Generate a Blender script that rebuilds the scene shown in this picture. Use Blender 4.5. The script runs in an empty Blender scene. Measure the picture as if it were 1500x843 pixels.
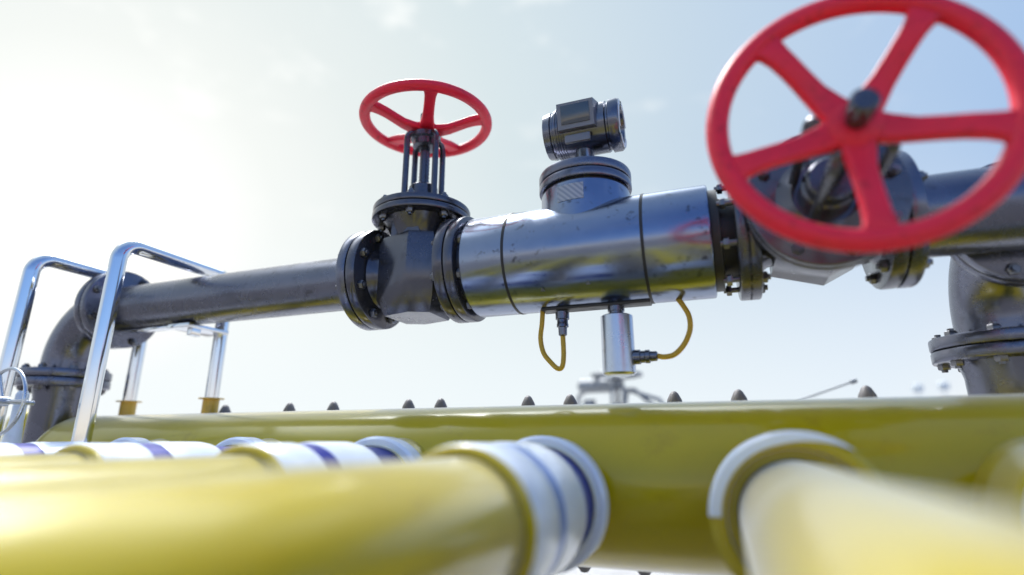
import bpy, bmesh, math, random
from mathutils import Vector, Matrix
random.seed(7)
PI = math.pi
R = math.radians
scene = bpy.context.scene
COL = scene.collection
EYE = 0.95                       # eye height above the ground; drawings below are measured from eye level

# ------------------------------------------------------------------ materials
def new_mat(name):
    m = bpy.data.materials.new(name); m.use_nodes = True
    nt = m.node_tree
    return m, nt, nt.nodes['Principled BSDF']

def paint(name, col, metallic=0.0, rough=0.3, var=0.15, dirt=None, dirt_amt=0.3, scale=9.0, coat=0.0, bump=0.0, rvar=0.12, spec=0.5, dirt_lo=.56):
    m, nt, b = new_mat(name)
    N = nt.nodes.new; L = nt.links.new
    tc = N('ShaderNodeTexCoord')
    n1 = N('ShaderNodeTexNoise'); n1.inputs['Scale'].default_value = scale; n1.inputs['Detail'].default_value = 6
    n1.inputs['Roughness'].default_value = .65
    L(tc.outputs['Object'], n1.inputs['Vector'])
    mix = N('ShaderNodeMix'); mix.data_type = 'RGBA'
    mix.inputs['A'].default_value = (*[c*(1-var) for c in col], 1)
    mix.inputs['B'].default_value = (*[min(1, c*(1+var)) for c in col], 1)
    L(n1.outputs['Fac'], mix.inputs['Factor'])
    out = mix.outputs['Result']
    if dirt:
        n2 = N('ShaderNodeTexNoise'); n2.inputs['Scale'].default_value = scale*2.3; n2.inputs['Detail'].default_value = 8
        n2.inputs['Roughness'].default_value = .7
        L(tc.outputs['Object'], n2.inputs['Vector'])
        rp = N('ShaderNodeValToRGB'); rp.color_ramp.elements[0].position = dirt_lo; rp.color_ramp.elements[1].position = dirt_lo+.14
        rp.color_ramp.elements[1].color = (dirt_amt,)*3+(1,)
        L(n2.outputs['Fac'], rp.inputs['Fac'])
        m2 = N('ShaderNodeMix'); m2.data_type = 'RGBA'
        m2.inputs['B'].default_value = (*dirt, 1)
        L(rp.outputs['Color'], m2.inputs['Factor']); L(out, m2.inputs['A'])
        out = m2.outputs['Result']
    L(out, b.inputs['Base Color'])
    b.inputs['Metallic'].default_value = metallic
    b.inputs['Specular IOR Level'].default_value = spec
    mr = N('ShaderNodeMapRange')
    mr.inputs['From Min'].default_value = .3; mr.inputs['From Max'].default_value = .7
    mr.inputs['To Min'].default_value = max(.02, rough-rvar*.5); mr.inputs['To Max'].default_value = rough+rvar
    L(n1.outputs['Fac'], mr.inputs['Value']); L(mr.outputs['Result'], b.inputs['Roughness'])
    if coat:
        b.inputs['Coat Weight'].default_value = coat; b.inputs['Coat Roughness'].default_value = .08
    if bump:
        bp = N('ShaderNodeBump'); bp.inputs['Strength'].default_value = bump; bp.inputs['Distance'].default_value = .004
        n3 = N('ShaderNodeTexNoise'); n3.inputs['Scale'].default_value = 45; n3.inputs['Detail'].default_value = 5
        L(tc.outputs['Object'], n3.inputs['Vector'])
        L(n3.outputs['Fac'], bp.inputs['Height']); L(bp.outputs['Normal'], b.inputs['Normal'])
    return m

M = {}
M['pipe'] = paint('dark_pipe_steel', (.145, .155, .205), .9, .24, .25, (.045, .047, .055), .6, 7, bump=.08)
M['valve'] = paint('dark_cast_steel', (.10, .105, .135), .75, .2, .3, (.05, .04, .035), .6, 9, bump=.08)
M['meter'] = paint('polished_gunmetal', (.22, .26, .36), 1.0, .19, .1, (.03, .028, .03), .9, 11, rvar=.08, dirt_lo=.575, bump=.03)
M['groove'] = paint('black_seam', (.02, .02, .024), .2, .4)
M['chrome'] = paint('polished_chrome', (.70, .73, .78), 1.0, .07, .04, rvar=.05)
M['collar'] = paint('bright_steel_collar', (.74, .82, .95), .05, .22, .05, (.5, .58, .7), .3, 8, rvar=.06)
M['recess'] = paint('recess_shade_blue', (.012, .025, .28), .1, .35, .2)  # dark blue shade of the collar creases, painted as a flat colour
M['yellow'] = paint('yellow_gas_paint', (.47, .37, .001), 0, .17, .10, (.35, .25, .006), .45, 3.5, coat=.35, rvar=.06, spec=.35, bump=.015)
yb = M['yellow'].node_tree.nodes['Principled BSDF']       # pale sheen put in for sky reflected at glancing angles
yb.inputs['Sheen Weight'].default_value = 1.0; yb.inputs['Sheen Roughness'].default_value = .34; yb.inputs['Sheen Tint'].default_value = (.95, .97, 1, 1)
M['red'] = paint('red_enamel', (.74, .014, .052), 0, .38, .14, (.25, .010, .018), .6, 16, coat=0, bump=.2, spec=.4)
M['head'] = paint('instrument_grey', (.15, .16, .20), .9, .2, .1)
M['black'] = paint('black_plastic', (.018, .018, .022), 0, .35)
M['screen'] = paint('dark_glass_screen', (.03, .045, .07), 0, .08, .05, coat=1)
M['sensor'] = paint('brushed_steel', (.50, .55, .64), 1.0, .28, .08, (.28, .30, .36), .4, 9, rvar=.05)
M['cable'] = paint('yellow_cable_rubber', (.52, .33, .02), 0, .4, .1)
M['bolt'] = paint('bolt_steel', (.16, .165, .19), .9, .3, .2)
M['stud'] = paint('grey_stud_iron', (.17, .17, .19), .3, .55, .2)
M['socket'] = paint('ochre_socket_paint', (.50, .33, .02), 0, .3, .12, (.25, .16, .03), .4, 20, coat=.3)
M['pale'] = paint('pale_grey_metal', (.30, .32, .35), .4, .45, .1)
M['label'] = paint('pale_label', (.55, .58, .66), .2, .4, .05)
M['earth'] = paint('tan_earth', (.20, .185, .18), 0, .9, .2, (.13, .12, .12), .6, .35, bump=.5)
M['bezel'] = paint('grey_bezel', (.17, .18, .22), .3, .35, .08)
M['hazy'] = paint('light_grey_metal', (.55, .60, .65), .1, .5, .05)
M['band'] = paint('soft_shade_blue', (.22, .34, .70), .1, .3, .1)  # lighter copy of the painted groove shade, for the nearest collar
M['concrete'] = paint('concrete', (.42, .42, .43), 0, .85, .12, (.28, .28, .28), .6, .8, bump=.4)

def hatch_mat():
    m, nt, b = new_mat('hatched_label')
    N = nt.nodes.new; L = nt.links.new
    tc = N('ShaderNodeTexCoord'); mp = N('ShaderNodeMapping'); mp.inputs['Rotation'].default_value = (0, R(45), 0)
    L(tc.outputs['Object'], mp.inputs['Vector'])
    w = N('ShaderNodeTexWave'); w.bands_direction = 'X'; w.inputs['Scale'].default_value = 22; w.inputs['Distortion'].default_value = .6
    L(mp.outputs['Vector'], w.inputs['Vector'])
    mx = N('ShaderNodeMix'); mx.data_type = 'RGBA'
    mx.inputs['A'].default_value = (.20, .24, .34, 1); mx.inputs['B'].default_value = (.36, .40, .50, 1)
    L(w.outputs['Fac'], mx.inputs['Factor']); L(mx.outputs['Result'], b.inputs['Base Color'])
    b.inputs['Roughness'].default_value = .35
    return m
M['hatch'] = hatch_mat()

# ------------------------------------------------------------------ mesh helpers
class MB:
    def __init__(self): self.bm = bmesh.new()
    def _frame(self, d):
        d = Vector(d).normalized()
        a = Vector((0, 0, 1)) if abs(d.z) < .9 else Vector((1, 0, 0))
        u = a.cross(d).normalized(); v = d.cross(u)
        return d, u, v
    def lathe(self, origin, axis, prof, seg=64, a0=0, a1=2*PI, cap=True):
        d, u, v = self._frame(axis); o = Vector(origin)
        full = abs(a1-a0-2*PI) < 1e-6
        n = seg if full else seg+1
        rings = []
        for (t, r) in prof:
            if r < 1e-6:
                rings.append([self.bm.verts.new(o+d*t)])
            else:
                rings.append([self.bm.verts.new(o+d*t+(u*math.cos(a0+(a1-a0)*i/seg)+v*math.sin(a0+(a1-a0)*i/seg))*r) for i in range(n)])
        for A, B in zip(rings, rings[1:]):
            for i in range(seg):
                j = (i+1) % n if full else i+1
                if len(A) == 1 and len(B) == 1: continue
                if len(A) == 1: self.bm.faces.new((A[0], B[j], B[i]))
                elif len(B) == 1: self.bm.faces.new((A[i], A[j], B[0]))
                else: self.bm.faces.new((A[i], A[j], B[j], B[i]))
        if cap and full:
            if len(rings[0]) > 1: self.bm.faces.new(list(reversed(rings[0])))
            if len(rings[-1]) > 1: self.bm.faces.new(rings[-1])
        return self
    def disc(self, origin, axis, t0, t1, r, bev=.004, seg=64):
        s = 1 if t1 > t0 else -1
        b = min(bev, abs(t1-t0)*.4)*s
        return self.lathe(origin, axis, [(t0, r-abs(b)), (t0+b*.3, r-abs(b)*.3), (t0+b, r), (t1-b, r), (t1-b*.3, r-abs(b)*.3), (t1, r-abs(b))], seg)
    def ring(self, origin, axis, t0, t1, r0, r1, bev=.004, seg=64):
        b = bev
        return self.lathe(origin, axis, [(t0, r0), (t0, r1-b), (t0+b, r1), (t1-b, r1), (t1, r1-b), (t1, r0), (t0, r0)], seg, cap=False)
    def tube(self, path, r, seg=20, closed=False, cap=True, rad=None):
        P = [Vector(p) for p in path]; n = len(P)
        def tan(i):
            if closed: return (P[(i+1) % n]-P[i-1]).normalized()
            if i == 0: return (P[1]-P[0]).normalized()
            if i == n-1: return (P[-1]-P[-2]).normalized()
            return ((P[i+1]-P[i]).normalized()+(P[i]-P[i-1]).normalized()).normalized()
        t = tan(0); d, u, v = self._frame(t)
        rings = []
        for i in range(n):
            t2 = tan(i)
            q = t.rotation_difference(t2); u = q @ u; t = t2
            u = (u-t*u.dot(t)).normalized(); v = t.cross(u)
            rr = rad[i] if rad else r
            rings.append([self.bm.verts.new(P[i]+(u*math.cos(2*PI*k/seg)+v*math.sin(2*PI*k/seg))*rr) for k in range(seg)])
        m = n if closed else n-1
        for i in range(m):
            A, B = rings[i], rings[(i+1) % n]
            off = 0
            for k in range(seg):
                self.bm.faces.new((A[k], A[(k+1) % seg], B[(k+1) % seg], B[k]))
        if cap and not closed:
            self.bm.faces.new(list(reversed(rings[0]))); self.bm.faces.new(rings[-1])
        return self
    def torus(self, c, axis, r, rt, seg=96, ts=18, sq=1.0):
        d, u, v = self._frame(axis); c = Vector(c)
        rings = []
        for i in range(seg):
            e = u*math.cos(2*PI*i/seg)+v*math.sin(2*PI*i/seg)
            rings.append([self.bm.verts.new(c+e*(r+rt*math.cos(2*PI*k/ts))+d*rt*sq*math.sin(2*PI*k/ts)) for k in range(ts)])
        for i in range(seg):
            A, B = rings[i], rings[(i+1) % seg]
            for k in range(ts):
                self.bm.faces.new((A[k], B[k], B[(k+1) % ts], A[(k+1) % ts]))
        return self
    def box(self, c, s, bev=.004, rot=None):
        mat = Matrix.Translation(Vector(c))
        if rot is not None: mat = mat @ rot.to_4x4()
        b2 = bmesh.new()
        bmesh.ops.create_cube(b2, size=1, matrix=Matrix.Diagonal((*s, 1)))
        if bev: bmesh.ops.bevel(b2, geom=b2.edges[:], offset=bev, segments=2, affect='EDGES', profile=.6)
        b2.transform(mat)
        tmp = bpy.data.meshes.new('t'); b2.to_mesh(tmp); b2.free()
        self.bm.from_mesh(tmp); bpy.data.meshes.remove(tmp)
        return self
    def loft(self, loops, caps=True):
        rings = [[self.bm.verts.new(Vector(p)) for p in lp] for lp in loops]
        n = len(rings[0])
        for A, B in zip(rings, rings[1:]):
            for k in range(n): self.bm.faces.new((A[k], A[(k+1) % n], B[(k+1) % n], B[k]))
        if caps:
            self.bm.faces.new(list(reversed(rings[0]))); self.bm.faces.new(rings[-1])
        return self
    def bevel(self, off, seg=2):
        es = [e for e in self.bm.edges if len(e.link_faces) == 2 and e.calc_face_angle(0) > R(25)]
        bmesh.ops.bevel(self.bm, geom=es, offset=off, segments=seg, affect='EDGES', profile=.5)
        return self
    def build(self, name, mat, parent=None, origin=None, smooth=True):
        """verts are in the parent's space; with `origin` a top-level object stands there and its verts are re-based."""
        if origin is not None:
            self.bm.transform(Matrix.Translation(-Vector(origin)))
        bmesh.ops.recalc_face_normals(self.bm, faces=self.bm.faces[:])
        me = bpy.data.meshes.new(name); self.bm.to_mesh(me); self.bm.free()
        me.materials.append(M[mat] if isinstance(mat, str) else mat)
        if smooth:
            for p in me.polygons: p.use_smooth = True
            me.set_sharp_from_angle(angle=R(38))
        o = bpy.data.objects.new(name, me); COL.objects.link(o)
        if parent: o.parent = parent
        if origin is not None: o.location = (origin[0], origin[1], origin[2]+EYE)
        return o

def tag(o, label=None, cat=None, group=None, kind=None):
    if label: o['label'] = label
    if cat: o['category'] = cat
    if group: o['group'] = group
    if kind: o['kind'] = kind
    return o

def thing(name, loc, label, cat, group=None, rot=(0, 0, 0)):
    o = bpy.data.objects.new(name, None); COL.objects.link(o)
    o.empty_display_size = .1
    o.location = (loc[0], loc[1], loc[2]+EYE); o.rotation_euler = rot
    return tag(o, label, cat, group)

def copy_tree(o, parent=None):
    c = o.copy(); COL.objects.link(c)
    if parent: c.parent = parent
    for ch in list(o.children): copy_tree(ch, c)
    return c

def fillet(pts, r, n=10):
    pts = [Vector(p) for p in pts]; out = [pts[0]]
    for a, b, c in zip(pts, pts[1:], pts[2:]):
        d1 = (a-b).normalized(); d2 = (c-b).normalized()
        ang = d1.angle(d2); t = r/math.tan(ang/2)
        p1 = b+d1*t; p2 = b+d2*t
        ctr = b+(d1+d2).normalized()*(r/math.sin(ang/2))
        v1 = p1-ctr; v2 = p2-ctr; tot = v1.angle(v2); ax = v1.cross(v2).normalized()
        for i in range(n+1):
            out.append(ctr+Matrix.Rotation(tot*i/n, 3, ax) @ v1)
    out.append(pts[-1]); return out

def spline(pts, n=12):
    P = [Vector(p) for p in pts]; P = [2*P[0]-P[1]]+P+[2*P[-1]-P[-2]]; out = []
    for i in range(1, len(P)-2):
        for k in range(n):
            t = k/n; a, b, c, d = P[i-1], P[i], P[i+1], P[i+2]
            out.append(.5*((2*b)+(c-a)*t+(2*a-5*b+4*c-d)*t*t+(3*b-a-3*c+d)*t**3))
    out.append(P[-2]); return out

def bolts(parent, origin, axis, t0, t1, rb, n, size=.017, phase=0., name='bolt', nut=.016, over=.008):
    """through-bolts round a flange: hexagonal head, shank and nut, one mesh each."""
    d = Vector(axis).normalized(); mb0 = MB()
    _, u, v = mb0._frame(d); mb0.bm.free()
    for k in range(n):
        a = phase+2*PI*k/n
        c = Vector(origin)+(u*math.cos(a)+v*math.sin(a))*rb
        m = MB()
        m.lathe(c, d, [(t0-nut, size*.86), (t0-nut*.8, size), (t0, size)], 6)
        m.lathe(c, d, [(t0-nut-over, size*.5), (t1+nut+over, size*.5)], 12)
        m.lathe(c, d, [(t1, size), (t1+nut*.8, size), (t1+nut, size*.86)], 6)
        m.build(name, 'bolt', parent)

PR = .11            # radius of the dark pipe run
AY, AZ = 1.8, .628  # axis of the dark pipe run
HY, HZ, HR = 1.8, -.121, .24   # yellow header

# ------------------------------------------------------------------ ground
g = MB()
n = 48
S = 1500
for i in range(1):
    vs = [g.bm.verts.new((x, y, 0)) for x, y in ((-S, -S), (S, -S), (S, S), (-S, S))]
    g.bm.faces.new(vs)
go = g.build('ground', 'earth', smooth=False); tag(go, kind='structure')
g = MB(); vs = [g.bm.verts.new((x, y, .004)) for x, y in ((-14, 1.0), (14, 1.0), (14, 14), (-14, 14))]; g.bm.faces.new(vs)
tag(g.build('pavement', 'concrete', smooth=False), kind='structure')

# ------------------------------------------------------------------ gate valve (local origin on the pipe axis, stem along +z)
def gate_valve(loc, rot, label, group, wheel_mat='red', body_mat='valve', name='gate_valve'):
    t = thing(name, loc, label, 'valve', group, rot)
    m = MB()
    plan = [(-.118, -.105), (.03, -.15), (.118, -.105), (.118, .105), (-.03, .15), (-.118, .105)]
    def lp(z, s, sy=None): return [(x*s, y*(sy or s), z) for x, y in plan]
    m.loft([lp(-.172, .80, .74), lp(-.115, 1), lp(.10, 1), lp(.135, .92)])
    m.bevel(.016, 4)
    m.lathe((0, 0, 0), (0, 0, 1), [(.12, .108), (.15, .112), (.19, .135), (.211, .15)], 48)
    m.lathe((0, 0, 0), (1, 0, 0), [(-.17, .132), (-.15, .115), (-.135, .103), (-.115, .098), (.115, .098), (.135, .103), (.15, .115), (.17, .132)], 56)
    m.build('body', body_mat, t)
    # V shaped gussets under the bonnet
    for s in (-1, 1):
        q = MB(); q.loft([[(x, s*y, z) for x, y, z in ((-.09, .085, .10), (-.02, .125, .10), (.07, .105, .10), (.03, .11, .205), (-.05, .13, .205))],
                          [(x, s*y*.6, z) for x, y, z in ((-.09, .085, .10), (-.02, .125, .10), (.07, .105, .10), (.03, .11, .205), (-.05, .13, .205))]])
        q.bevel(.004); q.build('gusset', body_mat, t)
    for s in (-1, 1):
        m = MB(); m.disc((0, 0, 0), (s, 0, 0), .16, .2, .2, .006)
        f = m.build('flange', body_mat, t)
        bolts(f, (0, 0, 0), (s, 0, 0), .16, .243, .165, 8, .018, PI/8)
    m = MB(); m.disc((0, 0, 0), (0, 0, 1), .212, .238, .196, .005); m.disc((0, 0, 0), (0, 0, 1), .241, .268, .194, .005)
    m.lathe((0, 0, 0), (0, 0, 1), [(.268, .12), (.285, .09), (.29, .085)], 48)
    f = m.build('bonnet_flange', body_mat, t)
    bolts(f, (0, 0, 0), (0, 0, 1), .212, .268, .165, 8, .016, .25)
    m = MB(); m.lathe((0, 0, 0), (0, 0, 1), [(.285, .066), (.33, .066), (.335, .058), (.37, .058), (.376, .052), (.376, .02)], 6*8)
    m.build('gland', body_mat, t)
    for k in range(4):
        a = PI/4+k*PI/2+.25
        c, s = math.cos(a), math.sin(a)
        p = fillet([(c*.085, s*.085, .262), (c*.085, s*.085, .60), (c*.03, s*.03, .61)], .035, 8)
        m = MB(); m.tube(p, .0125, 14); m.build('yoke_rod', body_mat, t)
    m = MB(); m.lathe((0, 0, 0), (0, 0, 1), [(.555, .04), (.56, .052), (.585, .052), (.592, .062), (.612, .062), (.616, .05)], 40)
    m.build('yoke_collar', body_mat, t)
    m = MB(); m.lathe((0, 0, 0), (0, 0, 1), [(.30, .02)]+[(.38+.008*i, .0215 if i % 2 else .019) for i in range(21)]+[(.66, .022), (.672, .022), (.676, .027), (.712, .027), (.717, .021)], 24)
    m.build('stem', 'valve', t)
    w = MB(); w.lathe((0, 0, 0), (0, 0, 1), [(.618, .04), (.624, .052), (.655, .05), (.664, .034), (.664, .02)], 40)
    w = w.build('handwheel', wheel_mat, t)
    m = MB(); m.torus((0, 0, .679), (0, 0, 1), .2555, .0225, 128, 24, .95); m.build('rim', wheel_mat, w)
    for k in range(5):
        a = -PI/2+k*2*PI/5
        e = Vector((math.cos(a), math.sin(a), 0)); sd = Vector((-math.sin(a), math.cos(a), 0))
        loops = []
        for (rr, z, wd, th) in ((.02, .640, .034, .016), (.06, .638, .029, .016), (.10, .643, .0235, .016), (.14, .657, .022, .016), (.175, .669, .022, .016), (.205, .676, .023, .016), (.228, .679, .027, .015), (.247, .679, .043, .012)):
            c = e*rr+Vector((0, 0, z))
            lpz = []
            for q in range(20):
                an = 2*PI*q/20
                ca, sa = math.cos(an), math.sin(an)
                px = math.copysign(abs(ca)**.42, ca); pz = math.copysign(abs(sa)**.42, sa)
                lpz.append(c+sd*wd*px+Vector((0, 0, th*pz)))
            loops.append(lpz)
        MB().loft(loops).build('spoke', wheel_mat, w)
    return t

V1 = (-1.055, AY, AZ); V2 = (.314, AY, AZ)
valve1 = gate_valve(V1, (0, 0, 0), 'dark gate valve with red handwheel on upright stem, left of the big flow meter', 'gate valves with red handwheels')
valve2 = copy_tree(valve1)
for ch in valve1.children:
    if ch.name.startswith('handwheel'): ch.rotation_euler.z = R(33)      # the two wheels stand at different turns
valve2.location = (V2[0], V2[1], V2[2]+EYE); valve2.rotation_euler = (PI/2, 0, 0)
for ch in valve2.children:
    if ch.name.startswith('handwheel'): ch.location.z = -.022; ch.scale = (1.035, 1.035, 1.0)
valve2['label'] = 'dark gate valve turned sideways, its large blurred red handwheel facing the viewer'

# ------------------------------------------------------------------ left pipe run
def flange(mb, o, ax, t0, t1, r=.2): return mb.disc(o, ax, t0, t1, r, .006)
def pipe_flange(parent, o, ax, t0, t1, r=.2):
    m = MB(); flange(m, o, ax, t0, t1, r); return m.build('flange', 'pipe', parent)

LX = -2.73      # joint with the left elbow
t = thing('steel_pipe', (-2.0, AY, AZ), 'long straight dark steel pipe running from left elbow to upright valve', 'pipe')
m = MB(); x0, x1 = LX-t.location.x, V1[0]-.203-t.location.x
m.lathe((0, 0, 0), (1, 0, 0), [(x0+.001, PR), (x0+.05, PR), (x1-.10, PR), (x1-.045, PR+.012), (x1-.001, PR+.016)], 72)
m.build('pipe_wall', 'pipe', t)
pipe_flange(t, (0, 0, 0), (1, 0, 0), x0+.0015, x0+.04, .19); pipe_flange(t, (0, 0, 0), (1, 0, 0), x1-.04, x1)

def elbow(loc, rotz, label):
    t = thing('pipe_elbow', loc, label, 'pipe elbow', 'flanged elbows at both ends of the dark pipe', (0, 0, rotz))
    m = MB()
    path = fillet([(-.002, 0, 0), (-.30, 0, 0), (-.30, 0, -.332)], .25, 20)
    m.tube(path, PR, 64)
    m.build('bend', 'pipe', t)
    f = pipe_flange(t, (0, 0, 0), (-1, 0, 0), .0015, .04, .19)
    bolts(f, (0, 0, 0), (-1, 0, 0), -.04, .04, .165, 8, .018, PI/8)
    f = pipe_flange(t, (-.30, 0, 0), (0, 0, -1), .29, .33, .188)
    bolts(f, (-.30, 0, 0), (0, 0, -1), .29, .373, .157, 8, .019, PI/8)
    return t
elbow((LX, AY, AZ), 0, 'dark flanged elbow at left end, bending down behind chrome hoop rails')
elbow((.885, 1.945, AZ), -PI/2, 'dark flanged elbow at right edge behind the red sideways handwheel')

def riser(x, y, zb, label):
    t = thing('riser_pipe', (x, y, zb), label, 'pipe', 'dark vertical riser pipes')
    top = AZ-.333-zb
    m = MB(); m.lathe((0, 0, 0), (0, 0, 1), [(0, PR), (top-.09, PR), (top-.045, PR+.01), (top-.001, PR+.013)], 64); m.build('pipe_wall', 'pipe', t)
    m = MB(); m.disc((0, 0, 0), (0, 0, 1), top-.04, top, .188, .006); m.build('flange', 'pipe', t)
riser(LX-.30, AY, -EYE, 'dark vertical pipe under the left elbow, beside the chrome hoop leg')
riser(.885, 1.945+.30, -EYE, 'dark vertical pipe under the right elbow, rising behind the yellow header')

# right tee and pipe
t = thing('tee_pipe', (.885, AY, AZ), 'dark steel tee pipe leaving the sideways valve at right edge', 'pipe')
m = MB(); x0 = V2[0]+.203-.885
m.lathe((0, 0, 0), (1, 0, 0), [(x0+.001, PR+.016), (x0+.045, PR+.012), (x0+.07, PR+.009), (1.6, PR+.009)], 72)
m.lathe((0, 0, 0), (0, 1, 0), [(.05, PR-.001), (.143, PR-.001)], 64)
m.build('pipe_wall', 'pipe', t)
pipe_flange(t, (0, 0, 0), (1, 0, 0), x0, x0+.04)
pipe_flange(t, (0, 0, 0), (0, 1, 0), .103, .143, .19)

# ------------------------------------------------------------------ flow meter
MX = -.385
t = thing('flow_meter', (MX, AY, AZ), 'large polished gunmetal flow meter with instrument head between the two valves', 'flow meter')
mx0, mx1 = -.80-MX, .026-MX
MR = .185
m = MB()
m.lathe((0, 0, 0), (1, 0, 0), [(mx0, MR-.008), (mx0+.003, MR-.002), (mx0+.008, MR), (mx1-.008, MR), (mx1-.003, MR-.002), (mx1, MR-.009)], 128)
m.build('body', 'meter', t)
for sx in (-.637, -.176):
    m = MB(); m.ring((0, 0, 0), (1, 0, 0), sx-MX-.005, sx-MX+.005, MR-.01, MR+.0012, .0006, 128); m.build('seam_band', 'groove', t)
m = MB(); m.disc((0, 0, 0), (1, 0, 0), -.852-MX, -.815-MX, .2, .006)
m.lathe((0, 0, 0), (1, 0, 0), [(-.816-MX, .162), (mx0+.002, .162)], 96); m.build('inlet_flange', 'valve', t)
m = MB()
m.lathe((0, 0, 0), (1, 0, 0), [(mx1-.002, .165), (mx1+.025, .165), (mx1+.028, .135), (.093-MX, .13)], 96); m.build('outlet_neck', 'groove', t)
m = MB(); m.disc((0, 0, 0), (1, 0, 0), .092-MX, .132-MX, .2, .006); m.build('outlet_flange', 'valve', t)
# neck and its cover
nx = .0
m = MB()
m.lathe((nx, 0, 0), (0, 0, 1), [(.06, .158), (.215, .158), (.226, .155)], 96, cap=False); m.build('neck', 'meter', t)
m = MB(); m.lathe((nx, 0, 0), (0, 0, 1), [(.224, .15), (.234, .15)], 96); m.build('neck_seal', 'groove', t)
m = MB(); m.disc((nx, 0, 0), (0, 0, 1), .233, .262, .166, .005, 96); m.lathe((nx, 0, 0), (0, 0, 1), [(.26, .159), (.268, .159)], 96)
m.disc((nx, 0, 0), (0, 0, 1), .266, .302, .166, .008, 96); m.build('neck_cover', 'pipe', t)
m = MB(); m.lathe((nx, 0, 0), (0, 0, 1), [(.15, .1595), (.208, .1595)], 12, R(-24), R(10), cap=False); m.build('neck_label', 'hatch', t)
m = MB(); m.lathe((.004, 0, 0), (0, 0, 1), [(.30, .056), (.312, .048), (.37, .036), (.42, .034)], 40); m.build('head_post', 'sensor', t)
# instrument head: a ribbed drum lying along x
hz = .492; hr = .094
hx0, hx1 = -.523-MX, -.240-MX
m = MB()
prof = [(hx0, hr*.72), (hx0+.004, hr*.9), (hx0+.03, hr*.96), (hx0+.034, hr*.9), (hx0+.04, hr*.9), (hx0+.044, hr)]
prof += [(hx1-.05, hr), (hx1-.046, hr*.93), (hx1-.04, hr*.93), (hx1-.036, hr*1.03), (hx1-.006, hr*1.03), (hx1, hr*.98), (hx1, hr*.7), (hx1-.02, hr*.66), (hx1-.02, 0)]
m.lathe((0, 0, hz), (1, 0, 0), prof, 16)
for k in range(4):
    m.ring((0, 0, hz), (1, 0, 0), hx0+.052+.009*k, hx0+.056+.009*k, hr*.9, hr+.004, .001, 16)
H = m.build('instrument_head', 'head', t)
for a0, a1 in ((R(20), R(100)), (R(130), R(215)), (R(235), R(340))):
    m = MB(); m.lathe((0, 0, hz), (1, 0, 0), [(hx1+.001, hr*.74), (hx1+.004, hr*.76), (hx1+.004, hr*.92), (hx1+.001, hr*.94)], 14, a0, a1, cap=False); m.build('end_cap_segment', 'label', H)
rot = Matrix.Rotation(R(12), 3, 'X')
def hp(y, z, x=.005): return Vector((x, 0, hz))+rot @ Vector((0, y, z))
m = MB(); m.loft([[hp(-.03, z, x) for x, z in ((-.078, -.03), (.078, -.03), (.078, .078), (-.078, .078))],
                  [hp(-.118, z, x) for x, z in ((-.066, -.022), (.066, -.022), (.066, .074), (-.066, .074))]]); m.bevel(.006)
D = m.build('display_housing', 'bezel', H)
m = MB(); m.box(hp(-.1185, .029, .0), (.104, .006, .070), .002, rot); m.build('display_screen', 'screen', D)
m = MB(); m.box((.0, -.092, hz-.078), (.092, .012, .03), .003); m.build('name_plate', 'bezel', H)
m = MB(); m.box((.05, .0, .335), (.035, .05, .06), .006); m.build('cable_gland', 'black', t)
# small triangular stickers and a plate on the drum
def sticker(x, ang, s):
    m = MB(); rr = MR+.0012
    pts = []
    for dx, da in ((-s, -s), (s, -s), (0, s)):
        a = R(ang)+da/rr
        pts.append((x+dx, -rr*math.cos(a), rr*math.sin(a)))
    vs = [m.bm.verts.new(p) for p in pts]; m.bm.faces.new(vs)
    m.build('warning_sticker', 'bezel', t, smooth=False)
sticker(-.515-MX, -49, .008); sticker(-.36-MX, -46, .008)
m = MB(); m.box((-.365-MX, -.0, -MR+.001), (.37, .06, .014), .004); m.build('terminal_rail', 'black', t)

# sensors hanging under the meter
zb = AZ-MR
t = thing('pressure_sensor', (-.296, AY, zb), 'fat brushed steel sensor cylinder hanging under the flow meter', 'sensor')
m = MB(); m.lathe((0, 0, 0), (0, 0, -1), [(.036, .046), (.04, .053), (.228, .054), (.234, .049), (.236, .04)], 56); m.build('housing', 'sensor', t)
m = MB(); m.lathe((0, 0, 0), (0, 0, -1), [(.006, .028), (.022, .028), (.022, .024), (.041, .024)], 32); m.build('top_connector', 'head', t)
m = MB(); m.lathe((0, 0, -.178), (1, 0, 0), [(.048, .024), (.07, .024), (.072, .02), (.085, .02), (.087, .022), (.10, .022), (.102, .017), (.122, .016), (.125, .011)], 28); m.build('side_connector', 'head', t)
t = thing('sensor_plug', (-.482, AY, zb), 'small stepped grey plug with thin yellow cable under the flow meter', 'plug')
m = MB(); m.lathe((0, 0, 0), (0, 0, -1), [(.01, .024), (.035, .024), (.037, .019), (.05, .019), (.052, .0205), (.062, .0205), (.064, .0155), (.09, .0145), (.094, .009)], 28); m.build('plug_shell', 'head', t)
def cable(pts, label):
    o = (pts[0][0], AY, pts[0][1])
    m = MB(); m.tube(spline([(x, AY+dy, z) for x, z, dy in pts], 12), .0085, 14)
    return tag(m.build('sensor_cable', 'cable', origin=o), label, 'cable', 'yellow cables under the flow meter')
cable([(-.552, .452, .0), (-.556, .40, 0), (-.562, .345, 0), (-.552, .296, 0), (-.527, .262, 0), (-.503, .240, 0), (-.487, .246, 0), (-.481, .285, 0), (-.482, .35, 0)],
      'thin yellow cable looping down from the small grey plug')
cable([(-.172, .265, 0), (-.150, .261, 0), (-.118, .268, 0), (-.086, .300, 0), (-.066, .345, 0), (-.066, .388, 0), (-.082, .425, 0), (-.096, .448, 0)],
      'yellow cable curving up from the fat steel sensor to the meter')

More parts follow.
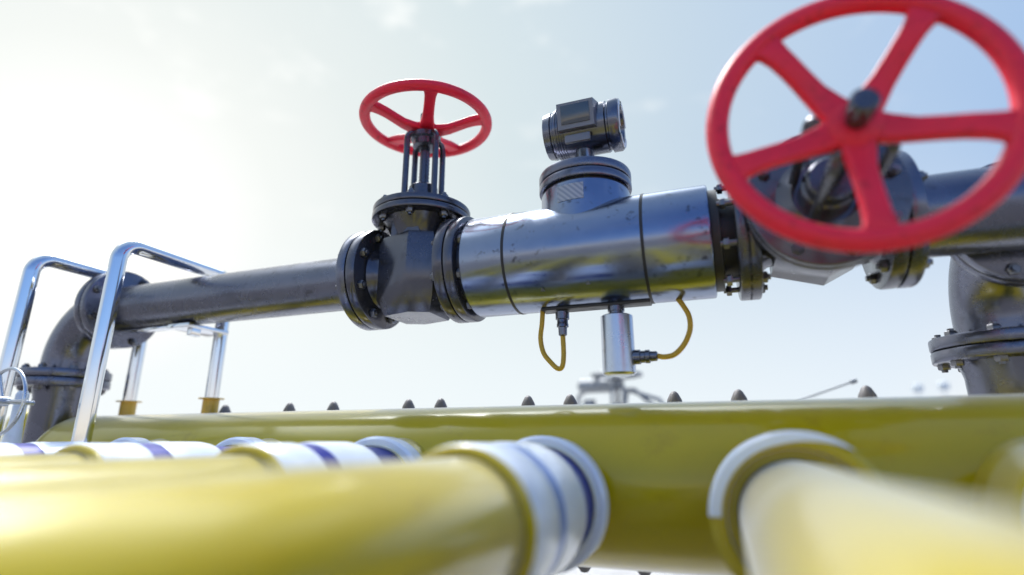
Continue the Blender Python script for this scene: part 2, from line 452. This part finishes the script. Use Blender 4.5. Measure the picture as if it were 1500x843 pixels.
# ------------------------------------------------------------------ yellow header
t = thing('header_pipe', (0, HY, HZ), 'thick glossy yellow header pipe running across the whole picture', 'pipe')
m = MB(); L = -2.88
m.lathe((0, 0, 0), (1, 0, 0), [(L+.1, HR), (3.2, HR)], 128, cap=False); m.build('pipe_wall', 'yellow', t)
m = MB(); m.lathe((0, 0, 0), (1, 0, 0), [(L, 0)]+[(L+.1-.1*math.cos(a), HR*math.sin(a)) for a in (R(10), R(25), R(40), R(55), R(70), R(80))]+[(L+.1, HR), (L+.1, HR+.002), (L+.115, HR+.002)], 96, cap=False); m.build('end_cap', 'yellow', t)
for px in (-.447, -.262):
    m = MB(); m.lathe((px, .06, -.225), (0, 0, -1), [(0, .03), (.02, .03), (.045, .012), (.048, 0)], 20); m.build('drain_plug', 'stud', t)
# cradles that carry the header
for cx, lab in ((-1.9, 'grey concrete cradle under the left half of the yellow header'), (1.6, 'grey concrete cradle under the right end of the yellow header')):
    m = MB(); m.box((cx, HY, (-EYE+HZ-HR*.8)/2), (.22, .46, EYE+HZ-HR*.8), .015)
    tag(m.build('pipe_cradle', 'concrete', origin=(cx, HY, -EYE)), lab, 'cradle', 'cradles under the yellow header')

# ------------------------------------------------------------------ yellow branch pipes with steel collars
BZ = -.153; BR = .127
def branch(x, label, kind='collared', group='yellow branch pipes joining the header'):
    t = thing('branch_pipe', (x, 0, BZ), label, 'pipe', group)
    m = MB(); m.tube(fillet([(0, 1.35, 0), (0, -1.1, 0), (0, -1.1, -(EYE+BZ))], .30, 16), BR if kind == 'collared' else .116, 96, cap=False); m.build('pipe_wall', 'yellow', t)
    if kind == 'collared':
        m = MB(); m.lathe((0, 0, 0), (0, 1, 0), [(.962, BR-.002), (.952, BR+.004), (.953, .144), (.957, .1475), (.966, .1475)], 96, cap=False); m.build('clamp_ring', 'yellow', t)
        m = MB(); m.lathe((0, 0, 0), (0, 1, 0), [(.966, .12), (.9661, .147), (.972, .151), (1.090, .152), (1.096, .151), (1.098, .142)], 96, cap=False); m.build('front_collar', 'collar', t)
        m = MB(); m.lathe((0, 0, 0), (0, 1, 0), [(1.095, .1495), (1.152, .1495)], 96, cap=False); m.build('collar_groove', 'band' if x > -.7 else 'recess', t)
        m = MB(); m.lathe((0, 0, 0), (0, 1, 0), [(1.15, .135), (1.152, .151), (1.17, .154), (1.30, .155), (1.325, .151), (1.335, .145), (1.337, .12)], 96, cap=False); m.build('rear_collar', 'collar', t)
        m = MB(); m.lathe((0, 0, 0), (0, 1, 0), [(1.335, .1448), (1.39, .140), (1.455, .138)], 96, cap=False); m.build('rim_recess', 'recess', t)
        m = MB(); m.ring((0, 0, 0), (0, 1, 0), 1.452, 1.515, .11, .170, .008, 96); m.build('end_rim', 'collar', t)
    else:
        m = MB(); m.ring((0, 0, 0), (0, 1, 0), 1.315 if kind == 'white' else 1.28, 1.46, .148, .173, .010, 96); m.build('end_rim', 'yellow', t)
        m = MB(); m.lathe((0, 0, 0), (0, 1, 0), [(1.285, .1505), (1.283, .148), (1.285, .142), (1.31, .139), (1.31, .12)], 96, cap=False); m.build('ring_face', 'yellow', t)
        if kind == 'ring':      # sky reflection on the upper rim, shaped as a pale strip
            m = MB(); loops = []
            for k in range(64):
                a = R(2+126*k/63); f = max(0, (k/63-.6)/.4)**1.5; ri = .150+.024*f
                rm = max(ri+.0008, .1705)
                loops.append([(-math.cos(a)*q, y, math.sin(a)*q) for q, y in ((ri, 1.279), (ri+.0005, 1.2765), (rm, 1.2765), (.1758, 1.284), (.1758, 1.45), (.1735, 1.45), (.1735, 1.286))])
            m.loft(loops).build('rim_sky_glint', 'collar', t)
        if kind == 'white':
            m = MB(); m.lathe((0, 0, 0), (0, 1, 0), [(1.10, .11), (1.101, .160), (1.108, .168), (1.30, .170), (1.31, .166), (1.312, .14)], 96, cap=False); m.build('front_collar', 'collar', t)
    m = MB(); m.lathe((0, 0, 0), (0, 1, 0), [(1.44, .145), (1.5, .145), (1.56, .158), (1.62, .17)], 96, cap=False); m.build('weld_neck', 'yellow', t)
    return t
branch(-.46, 'yellow branch pipe filling the lower left, bright steel collar ends in front of header')
branch(-.975, 'yellow branch pipe second nearest on the left, only its blue-white collar top showing')
branch(-1.515, 'yellow branch pipe with banded collar just below the upright chrome hoop leg')
branch(-2.05, 'yellow branch pipe at far left edge, dark blue shade of its collar groove showing')
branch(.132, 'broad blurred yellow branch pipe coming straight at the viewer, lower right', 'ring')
branch(.655, 'yellow branch pipe cut off by the right picture edge', 'white')

# ------------------------------------------------------------------ chrome hoop rails straddling the pipe
def hoop(x, zt, label):
    t = thing('hoop_rail', (x, 1.44, -.0), label, 'handrail', 'chrome hoop rails over the dark pipe')
    far = 1.985-1.44
    p = fillet([(0, 0, -.005), (0, 0, zt), (0, far, zt), (0, far, .06)], .075, 12)
    m = MB(); m.tube(p, .031, 28); m.build('rail_tube', 'chrome', t)
    m = MB(); m.lathe((0, far, 0), (0, 0, 1), [(.02, .06), (.06, .045), (.09, .036), (.195, .036)], 28); m.build('post_socket', 'socket', t)
    m = MB(); m.lathe((0, far, 0), (0, 0, 1), [(.193, .034), (.195, .056), (.2, .056), (.202, .034)], 28); m.build('socket_plate', 'socket', t)
    m = MB(); m.box((.0, 1.86-1.44, .628-PR-.012), (.135, .22, .02), .004); m.box((.045, 1.80-1.44, .628-PR-.03), (.03, .05, .05), .004); m.build('pipe_bracket', 'chrome', t)
    return t
hoop(-2.255, .795, 'chrome hoop rail standing over the dark pipe, nearer of the two')
hoop(-2.81, .80, 'chrome hoop rail at far left edge, crossing in front of the elbow')
m = MB(); m.box((-2.53, 1.80, .628-PR-.006), (.62, .05, .01), .002)  # flat chrome bar along the underside of the pipe
tag(m.build('chrome_strip', 'chrome', origin=(-2.53, 1.80, .50)), 'thin bright strip under the dark pipe between the two hoop rails', 'strip')

# ------------------------------------------------------------------ stud plates behind the header
names = ['just right of the ochre socket', 'below the long straight pipe', 'below the upright valve', 'below the flow meter and its sensors', 'below the sideways red handwheel']
for (a, b), nm in zip(((-2.16, -1.786), (-1.552, -1.184), (-1.038, -.672), (-.51, -.144), (.061, .427)), names):
    c = (a+b)/2
    t = thing('stud_plate', (c, 1.985, .085), 'pair of dark round-topped studs on header skyline, '+nm, 'studs', 'stud pairs along the back of the yellow header')
    m = MB(); m.box((0, 0, 0), (b-a+.12, .10, .02), .004); m.build('plate', 'stud', t)
    for x in (a-c, b-c):
        m = MB(); m.lathe((x, 0, 0), (0, 0, 1), [(.01, .03), (.035, .029), (.055, .024), (.075, .014), (.082, .007), (.084, 0)], 24); m.build('stud', 'stud', t)

# ------------------------------------------------------------------ thin handwheel at left edge
hc = (-2.515, 1.3, .147)
t = thing('small_valve', (-2.56, 1.3, -.02), 'small valve with thin steel ring handwheel at left edge', 'valve')
m = MB(); q = Vector((hc[0]+2.56, 0, hc[2]+.02))
m.torus(q, (0, 1, 0), .122, .0065, 96, 14)
w = m.build('handwheel', 'sensor', t)
for k in range(3):
    a = k*2*PI/3
    m = MB(); m.tube([q, q+Vector((math.cos(a), 0, math.sin(a)))*.12], .005, 10); m.build('spoke', 'sensor', w)
m = MB(); m.lathe(q, (0, 1, 0), [(-.02, .018), (.015, .018), (.015, .009), (.10, .009)], 20); m.build('stem', 'sensor', t)
m = MB(); m.lathe((q.x-.06, .09, 0), (0, 0, 1), [(-.1, .03), (.02, .03), (.10, .022), (.20, .022), (.215, .015)], 32); m.build('body', 'collar', t)

# yellow capped stub behind, left
t = thing('capped_stub', (-4.35, 2.4, -EYE), 'pale blurred yellow capped stub pipe behind the thin ring handwheel', 'pipe')
m = MB(); m.lathe((0, 0, 0), (0, 0, 1), [(0, .1), (EYE+.12, .1)]+[(EYE+.12+.09*math.sin(a), .1*math.cos(a)) for a in (R(20), R(40), R(60), R(80))]+[(EYE+.21, 0)], 40); m.build('pipe_wall', 'yellow', t)

# ------------------------------------------------------------------ far equipment, out of focus beyond the header
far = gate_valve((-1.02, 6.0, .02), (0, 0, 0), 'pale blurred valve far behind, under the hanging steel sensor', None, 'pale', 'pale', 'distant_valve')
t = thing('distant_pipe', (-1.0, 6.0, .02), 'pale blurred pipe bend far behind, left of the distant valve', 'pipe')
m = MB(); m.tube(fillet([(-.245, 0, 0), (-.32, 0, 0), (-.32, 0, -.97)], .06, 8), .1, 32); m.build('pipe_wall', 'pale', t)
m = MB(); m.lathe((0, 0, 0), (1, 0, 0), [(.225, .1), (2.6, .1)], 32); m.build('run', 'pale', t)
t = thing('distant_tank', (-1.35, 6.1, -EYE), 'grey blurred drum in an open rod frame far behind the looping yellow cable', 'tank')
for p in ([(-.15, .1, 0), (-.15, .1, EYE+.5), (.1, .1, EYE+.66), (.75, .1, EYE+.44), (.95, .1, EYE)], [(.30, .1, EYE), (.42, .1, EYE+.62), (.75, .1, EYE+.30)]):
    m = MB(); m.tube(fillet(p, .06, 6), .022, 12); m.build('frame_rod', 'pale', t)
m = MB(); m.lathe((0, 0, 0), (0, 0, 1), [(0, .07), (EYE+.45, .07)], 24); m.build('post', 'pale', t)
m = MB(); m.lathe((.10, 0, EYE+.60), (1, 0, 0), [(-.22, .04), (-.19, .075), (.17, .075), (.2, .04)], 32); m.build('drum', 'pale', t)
def rod(p0, p1, r, name, label, cat, tip=None):
    d = Vector(p1)-Vector(p0)
    m = MB(); m.tube([p0, p1], r, 10)
    if tip: m.lathe(p1, d, [(-tip*1.5, r), (-tip, tip), (tip, tip), (tip*1.3, r)], 14)
    return tag(m.build(name, 'pale', origin=p0), label, cat)
rod((.34, 3.6, .20), (.72, 3.6, .33), .006, 'whip_antenna', 'thin slanting grey rod with small tip right of the dark studs', 'antenna', .014)

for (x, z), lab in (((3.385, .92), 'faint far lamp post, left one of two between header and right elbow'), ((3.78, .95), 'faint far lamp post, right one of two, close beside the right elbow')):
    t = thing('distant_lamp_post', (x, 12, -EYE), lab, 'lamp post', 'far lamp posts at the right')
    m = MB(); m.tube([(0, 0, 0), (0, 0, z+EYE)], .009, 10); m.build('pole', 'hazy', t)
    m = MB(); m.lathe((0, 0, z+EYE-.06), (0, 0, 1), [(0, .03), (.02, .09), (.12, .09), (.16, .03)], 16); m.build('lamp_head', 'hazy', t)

# ------------------------------------------------------------------ camera
F = 804.0
pitch = math.atan(226.5/F); yaw = math.atan(310/(F/math.cos(pitch)))
cam = bpy.data.cameras.new('camera'); co = bpy.data.objects.new('camera', cam); COL.objects.link(co)
cam.sensor_width = 36; cam.lens = 36*F/1500
co.location = (0, 0, EYE); co.rotation_euler = (PI/2+pitch, 0, yaw)
cam.clip_start = .01; cam.clip_end = 5000
cam.dof.use_dof = True; cam.dof.focus_distance = 1.98; cam.dof.aperture_fstop = (cam.lens/1000)/.036
scene.camera = co

# ------------------------------------------------------------------ light
SUN_EL, SUN_AZ = R(60), R(-48)         # azimuth from +Y, negative = towards -X
sd = Vector((math.sin(SUN_AZ)*math.cos(SUN_EL), math.cos(SUN_AZ)*math.cos(SUN_EL), math.sin(SUN_EL)))
sl = bpy.data.lights.new('sun', 'SUN'); sl.energy = 2.0; sl.angle = R(1.2); sl.color = (1, .95, .87)
so = bpy.data.objects.new('sun', sl); COL.objects.link(so)
so.rotation_euler = sd.to_track_quat('Z', 'Y').to_euler(); so.location = (-5, 5, 8)

w = bpy.data.worlds.new('World'); scene.world = w; w.use_nodes = True
nt = w.node_tree; N = nt.nodes.new; Lk = nt.links.new
bg = nt.nodes['Background']
sky = N('ShaderNodeTexSky'); sky.sky_type = 'NISHITA'; sky.sun_disc = False
sky.sun_elevation = SUN_EL; sky.sun_rotation = SUN_AZ
sky.air_density = 1.0; sky.dust_density = .8; sky.ozone_density = 2.5
tc = N('ShaderNodeTexCoord')
# thin bright cloud veil round the sun plus small scattered clouds
dot = N('ShaderNodeVectorMath'); dot.operation = 'DOT_PRODUCT'; GE, GA = R(18), R(-60)       # the whitest part of the low haze
dot.inputs[1].default_value = (math.sin(GA)*math.cos(GE), math.cos(GA)*math.cos(GE), math.sin(GE))
Lk(tc.outputs['Generated'], dot.inputs[0])
def mrange(a, b, lo, hi):
    q = N('ShaderNodeMapRange'); q.interpolation_type = 'SMOOTHSTEP'
    q.inputs['From Min'].default_value = a; q.inputs['From Max'].default_value = b
    q.inputs['To Min'].default_value = lo; q.inputs['To Max'].default_value = hi
    Lk(dot.outputs['Value'], q.inputs['Value']); return q.outputs['Result']
veil = mrange(-.4, .25, 0.0, 1.0)
VK = 12.0
mr = N('ShaderNodeMapRange'); mr.inputs['From Min'].default_value = -1; Lk(dot.outputs['Value'], mr.inputs['Value'])
vr = N('ShaderNodeValToRGB'); Lk(mr.outputs['Result'], vr.inputs['Fac'])
stops = [(.15, (2.9, 4.2, 6.3)), (.3, (3.4, 4.6, 6.4)), (.57, (4.3, 5.3, 6.3)), (.80, (5.3, 6.1, 6.45)), (.92, (6.2, 6.7, 6.75)), (.97, (6.95, 7.25, 7.15)), (.985, (7.6, 7.8, 7.7)), (.993, (8.6, 8.6, 8.3)), (1.0, (11, 11, 10.5))]
els = vr.color_ramp.elements
while len(els) < len(stops): els.new(.5)
for e, (d_, c_) in zip(els, stops):
    e.position = (d_+1)/2; e.color = (c_[0]*.885/VK, c_[1]*.875/VK, c_[2]*.86/VK, 1)
gl = N('ShaderNodeVectorMath'); gl.operation = 'SCALE'; gl.inputs['Scale'].default_value = VK; Lk(vr.outputs['Color'], gl.inputs[0])
mp = N('ShaderNodeMapping'); mp.inputs['Scale'].default_value = (1, 1, 2.2); Lk(tc.outputs['Generated'], mp.inputs['Vector'])
cn = N('ShaderNodeTexNoise'); cn.inputs['Scale'].default_value = 6.5; cn.inputs['Detail'].default_value = 7; cn.inputs['Roughness'].default_value = .55
Lk(mp.outputs['Vector'], cn.inputs['Vector'])
cr = N('ShaderNodeMapRange'); cr.interpolation_type = 'SMOOTHSTEP'
cr.inputs['From Min'].default_value = .56; cr.inputs['From Max'].default_value = .8; cr.inputs['To Max'].default_value = .7
Lk(cn.outputs['Fac'], cr.inputs['Value'])
mxf = N('ShaderNodeMath'); mxf.operation = 'MAXIMUM'
Lk(veil, mxf.inputs[0]); mxf.inputs[1].default_value = 0
mix = N('ShaderNodeMix'); mix.data_type = 'RGBA'
Lk(gl.outputs[0], mix.inputs['B'])
Lk(mxf.outputs['Value'], mix.inputs['Factor']); 
# the bright aureole round the sun rolls off, as through a thin veil of cloud
dv = N('ShaderNodeVectorMath'); dv.operation = 'MULTIPLY_ADD'; dv.inputs[1].default_value = (1/9, 1/9, 1/9); dv.inputs[2].default_value = (1, 1, 1)
Lk(sky.outputs['Color'], dv.inputs[0])
qv = N('ShaderNodeVectorMath'); qv.operation = 'DIVIDE'; Lk(sky.outputs['Color'], qv.inputs[0]); Lk(dv.outputs[0], qv.inputs[1])
sv = N('ShaderNodeVectorMath'); sv.operation = 'MULTIPLY'; sv.inputs[1].default_value = (1.35, 1.65, 2.2); Lk(qv.outputs[0], sv.inputs[0])
Lk(sv.outputs[0], mix.inputs['A'])
# pale haze along the horizon
sx = N('ShaderNodeSeparateXYZ'); Lk(tc.outputs['Generated'], sx.inputs[0])
hz_ = N('ShaderNodeMapRange'); hz_.interpolation_type = 'SMOOTHSTEP'
hz_.inputs['From Min'].default_value = .50; hz_.inputs['From Max'].default_value = -.02
hz_.inputs['To Min'].default_value = 0; hz_.inputs['To Max'].default_value = .8
Lk(sx.outputs['Z'], hz_.inputs['Value'])
hm = N('ShaderNodeMix'); hm.data_type = 'RGBA'; 
Lk(hz_.outputs['Result'], hm.inputs['Factor']); Lk(mix.outputs['Result'], hm.inputs['A'])
bg_in = N('ShaderNodeVectorMath'); bg_in.operation = 'MAXIMUM'
Lk(hm.outputs['Result'], bg_in.inputs[0]); Lk(gl.outputs[0], bg_in.inputs[1])
front = mrange(-.1, .3, 0.0, 1.0)
hc_ = N('ShaderNodeMix'); hc_.data_type = 'RGBA'; hc_.inputs['A'].default_value = (9.5, 8.0, 6.0, 1); hc_.inputs['B'].default_value = (6.2, 6.6, 6.75, 1)
Lk(front, hc_.inputs['Factor']); Lk(hc_.outputs['Result'], hm.inputs['B'])
hw_ = N('ShaderNodeMapRange'); hw_.inputs['To Min'].default_value = .2; hw_.inputs['To Max'].default_value = .5
Lk(front, hw_.inputs['Value']); Lk(hw_.outputs['Result'], hz_.inputs['From Min'])
fm = N('ShaderNodeMix'); fm.data_type = 'RGBA'
Lk(front, fm.inputs['Factor']); Lk(hm.outputs['Result'], fm.inputs['A']); Lk(bg_in.outputs[0], fm.inputs['B'])
# small wispy clouds, thicker high up
ch = N('ShaderNodeMapRange'); ch.inputs['From Min'].default_value = .25; ch.inputs['From Max'].default_value = .6
Lk(sx.outputs['Z'], ch.inputs['Value'])
cm = N('ShaderNodeMath'); cm.operation = 'MULTIPLY'; Lk(ch.outputs['Result'], cm.inputs[0]); Lk(cr.outputs['Result'], cm.inputs[1])
cf = N('ShaderNodeMix'); cf.data_type = 'RGBA'; cf.inputs['B'].default_value = (7.6, 7.6, 7.4, 1)
Lk(cm.outputs[0], cf.inputs['Factor']); Lk(fm.outputs['Result'], cf.inputs['A'])
cx_ = N('ShaderNodeVectorMath'); cx_.operation = 'MAXIMUM'; Lk(cf.outputs['Result'], cx_.inputs[0]); Lk(fm.outputs['Result'], cx_.inputs[1])
# thin veil of cloud lit up round the sun, above the picture
sdot = N('ShaderNodeVectorMath'); sdot.operation = 'DOT_PRODUCT'; sdot.inputs[1].default_value = sd; Lk(tc.outputs['Generated'], sdot.inputs[0])
sg = N('ShaderNodeMapRange'); sg.inputs['From Min'].default_value = .966; sg.inputs['From Max'].default_value = 1.0; sg.inputs['To Max'].default_value = 1.0
Lk(sdot.outputs['Value'], sg.inputs['Value'])
sp_ = N('ShaderNodeMath'); sp_.operation = 'POWER'; sp_.inputs[1].default_value = 1.6; Lk(sg.outputs['Result'], sp_.inputs[0])
sc_ = N('ShaderNodeVectorMath'); sc_.operation = 'SCALE'; sc_.inputs[0].default_value = (150, 148, 142); Lk(sp_.outputs[0], sc_.inputs['Scale'])
sa_ = N('ShaderNodeVectorMath'); sa_.operation = 'ADD'; Lk(cx_.outputs[0], sa_.inputs[0]); Lk(sc_.outputs[0], sa_.inputs[1])
# bright high overcast added above the view, sunward, to whiten the pipe tops
hf = N('ShaderNodeMapRange'); hf.interpolation_type = 'SMOOTHSTEP'
hf.inputs['From Min'].default_value = .685; hf.inputs['From Max'].default_value = .76; Lk(sx.outputs['Z'], hf.inputs['Value'])
az_ = N('ShaderNodeVectorMath'); az_.operation = 'DOT_PRODUCT'; az_.inputs[1].default_value = (math.sin(SUN_AZ), math.cos(SUN_AZ), 0); Lk(tc.outputs['Generated'], az_.inputs[0])
af = N('ShaderNodeMapRange'); af.interpolation_type = 'SMOOTHSTEP'
af.inputs['From Min'].default_value = .12; af.inputs['From Max'].default_value = .6; Lk(az_.outputs['Value'], af.inputs['Value'])
hm_ = N('ShaderNodeMath'); hm_.operation = 'MULTIPLY'; Lk(hf.outputs['Result'], hm_.inputs[0]); Lk(af.outputs['Result'], hm_.inputs[1])
hs_ = N('ShaderNodeVectorMath'); hs_.operation = 'SCALE'; hs_.inputs[0].default_value = (24, 25, 25.5); Lk(hm_.outputs[0], hs_.inputs['Scale'])
ha_ = N('ShaderNodeVectorMath'); ha_.operation = 'ADD'; Lk(sa_.outputs[0], ha_.inputs[0]); Lk(hs_.outputs[0], ha_.inputs[1])
Lk(ha_.outputs[0], bg.inputs['Color'])
bg.inputs['Strength'].default_value = .1

scene.render.engine = 'CYCLES'
scene.cycles.use_denoising = True
scene.cycles.max_bounces = 8
scene.cycles.caustics_reflective = False
scene.cycles.caustics_refractive = False
scene.cycles.sample_clamp_indirect = 8
scene.view_settings.view_transform = 'Standard'
scene.view_settings.look = 'None'
scene.view_settings.exposure = 0.6
scene.view_settings.gamma = 1
scene.view_settings.use_curve_mapping = False
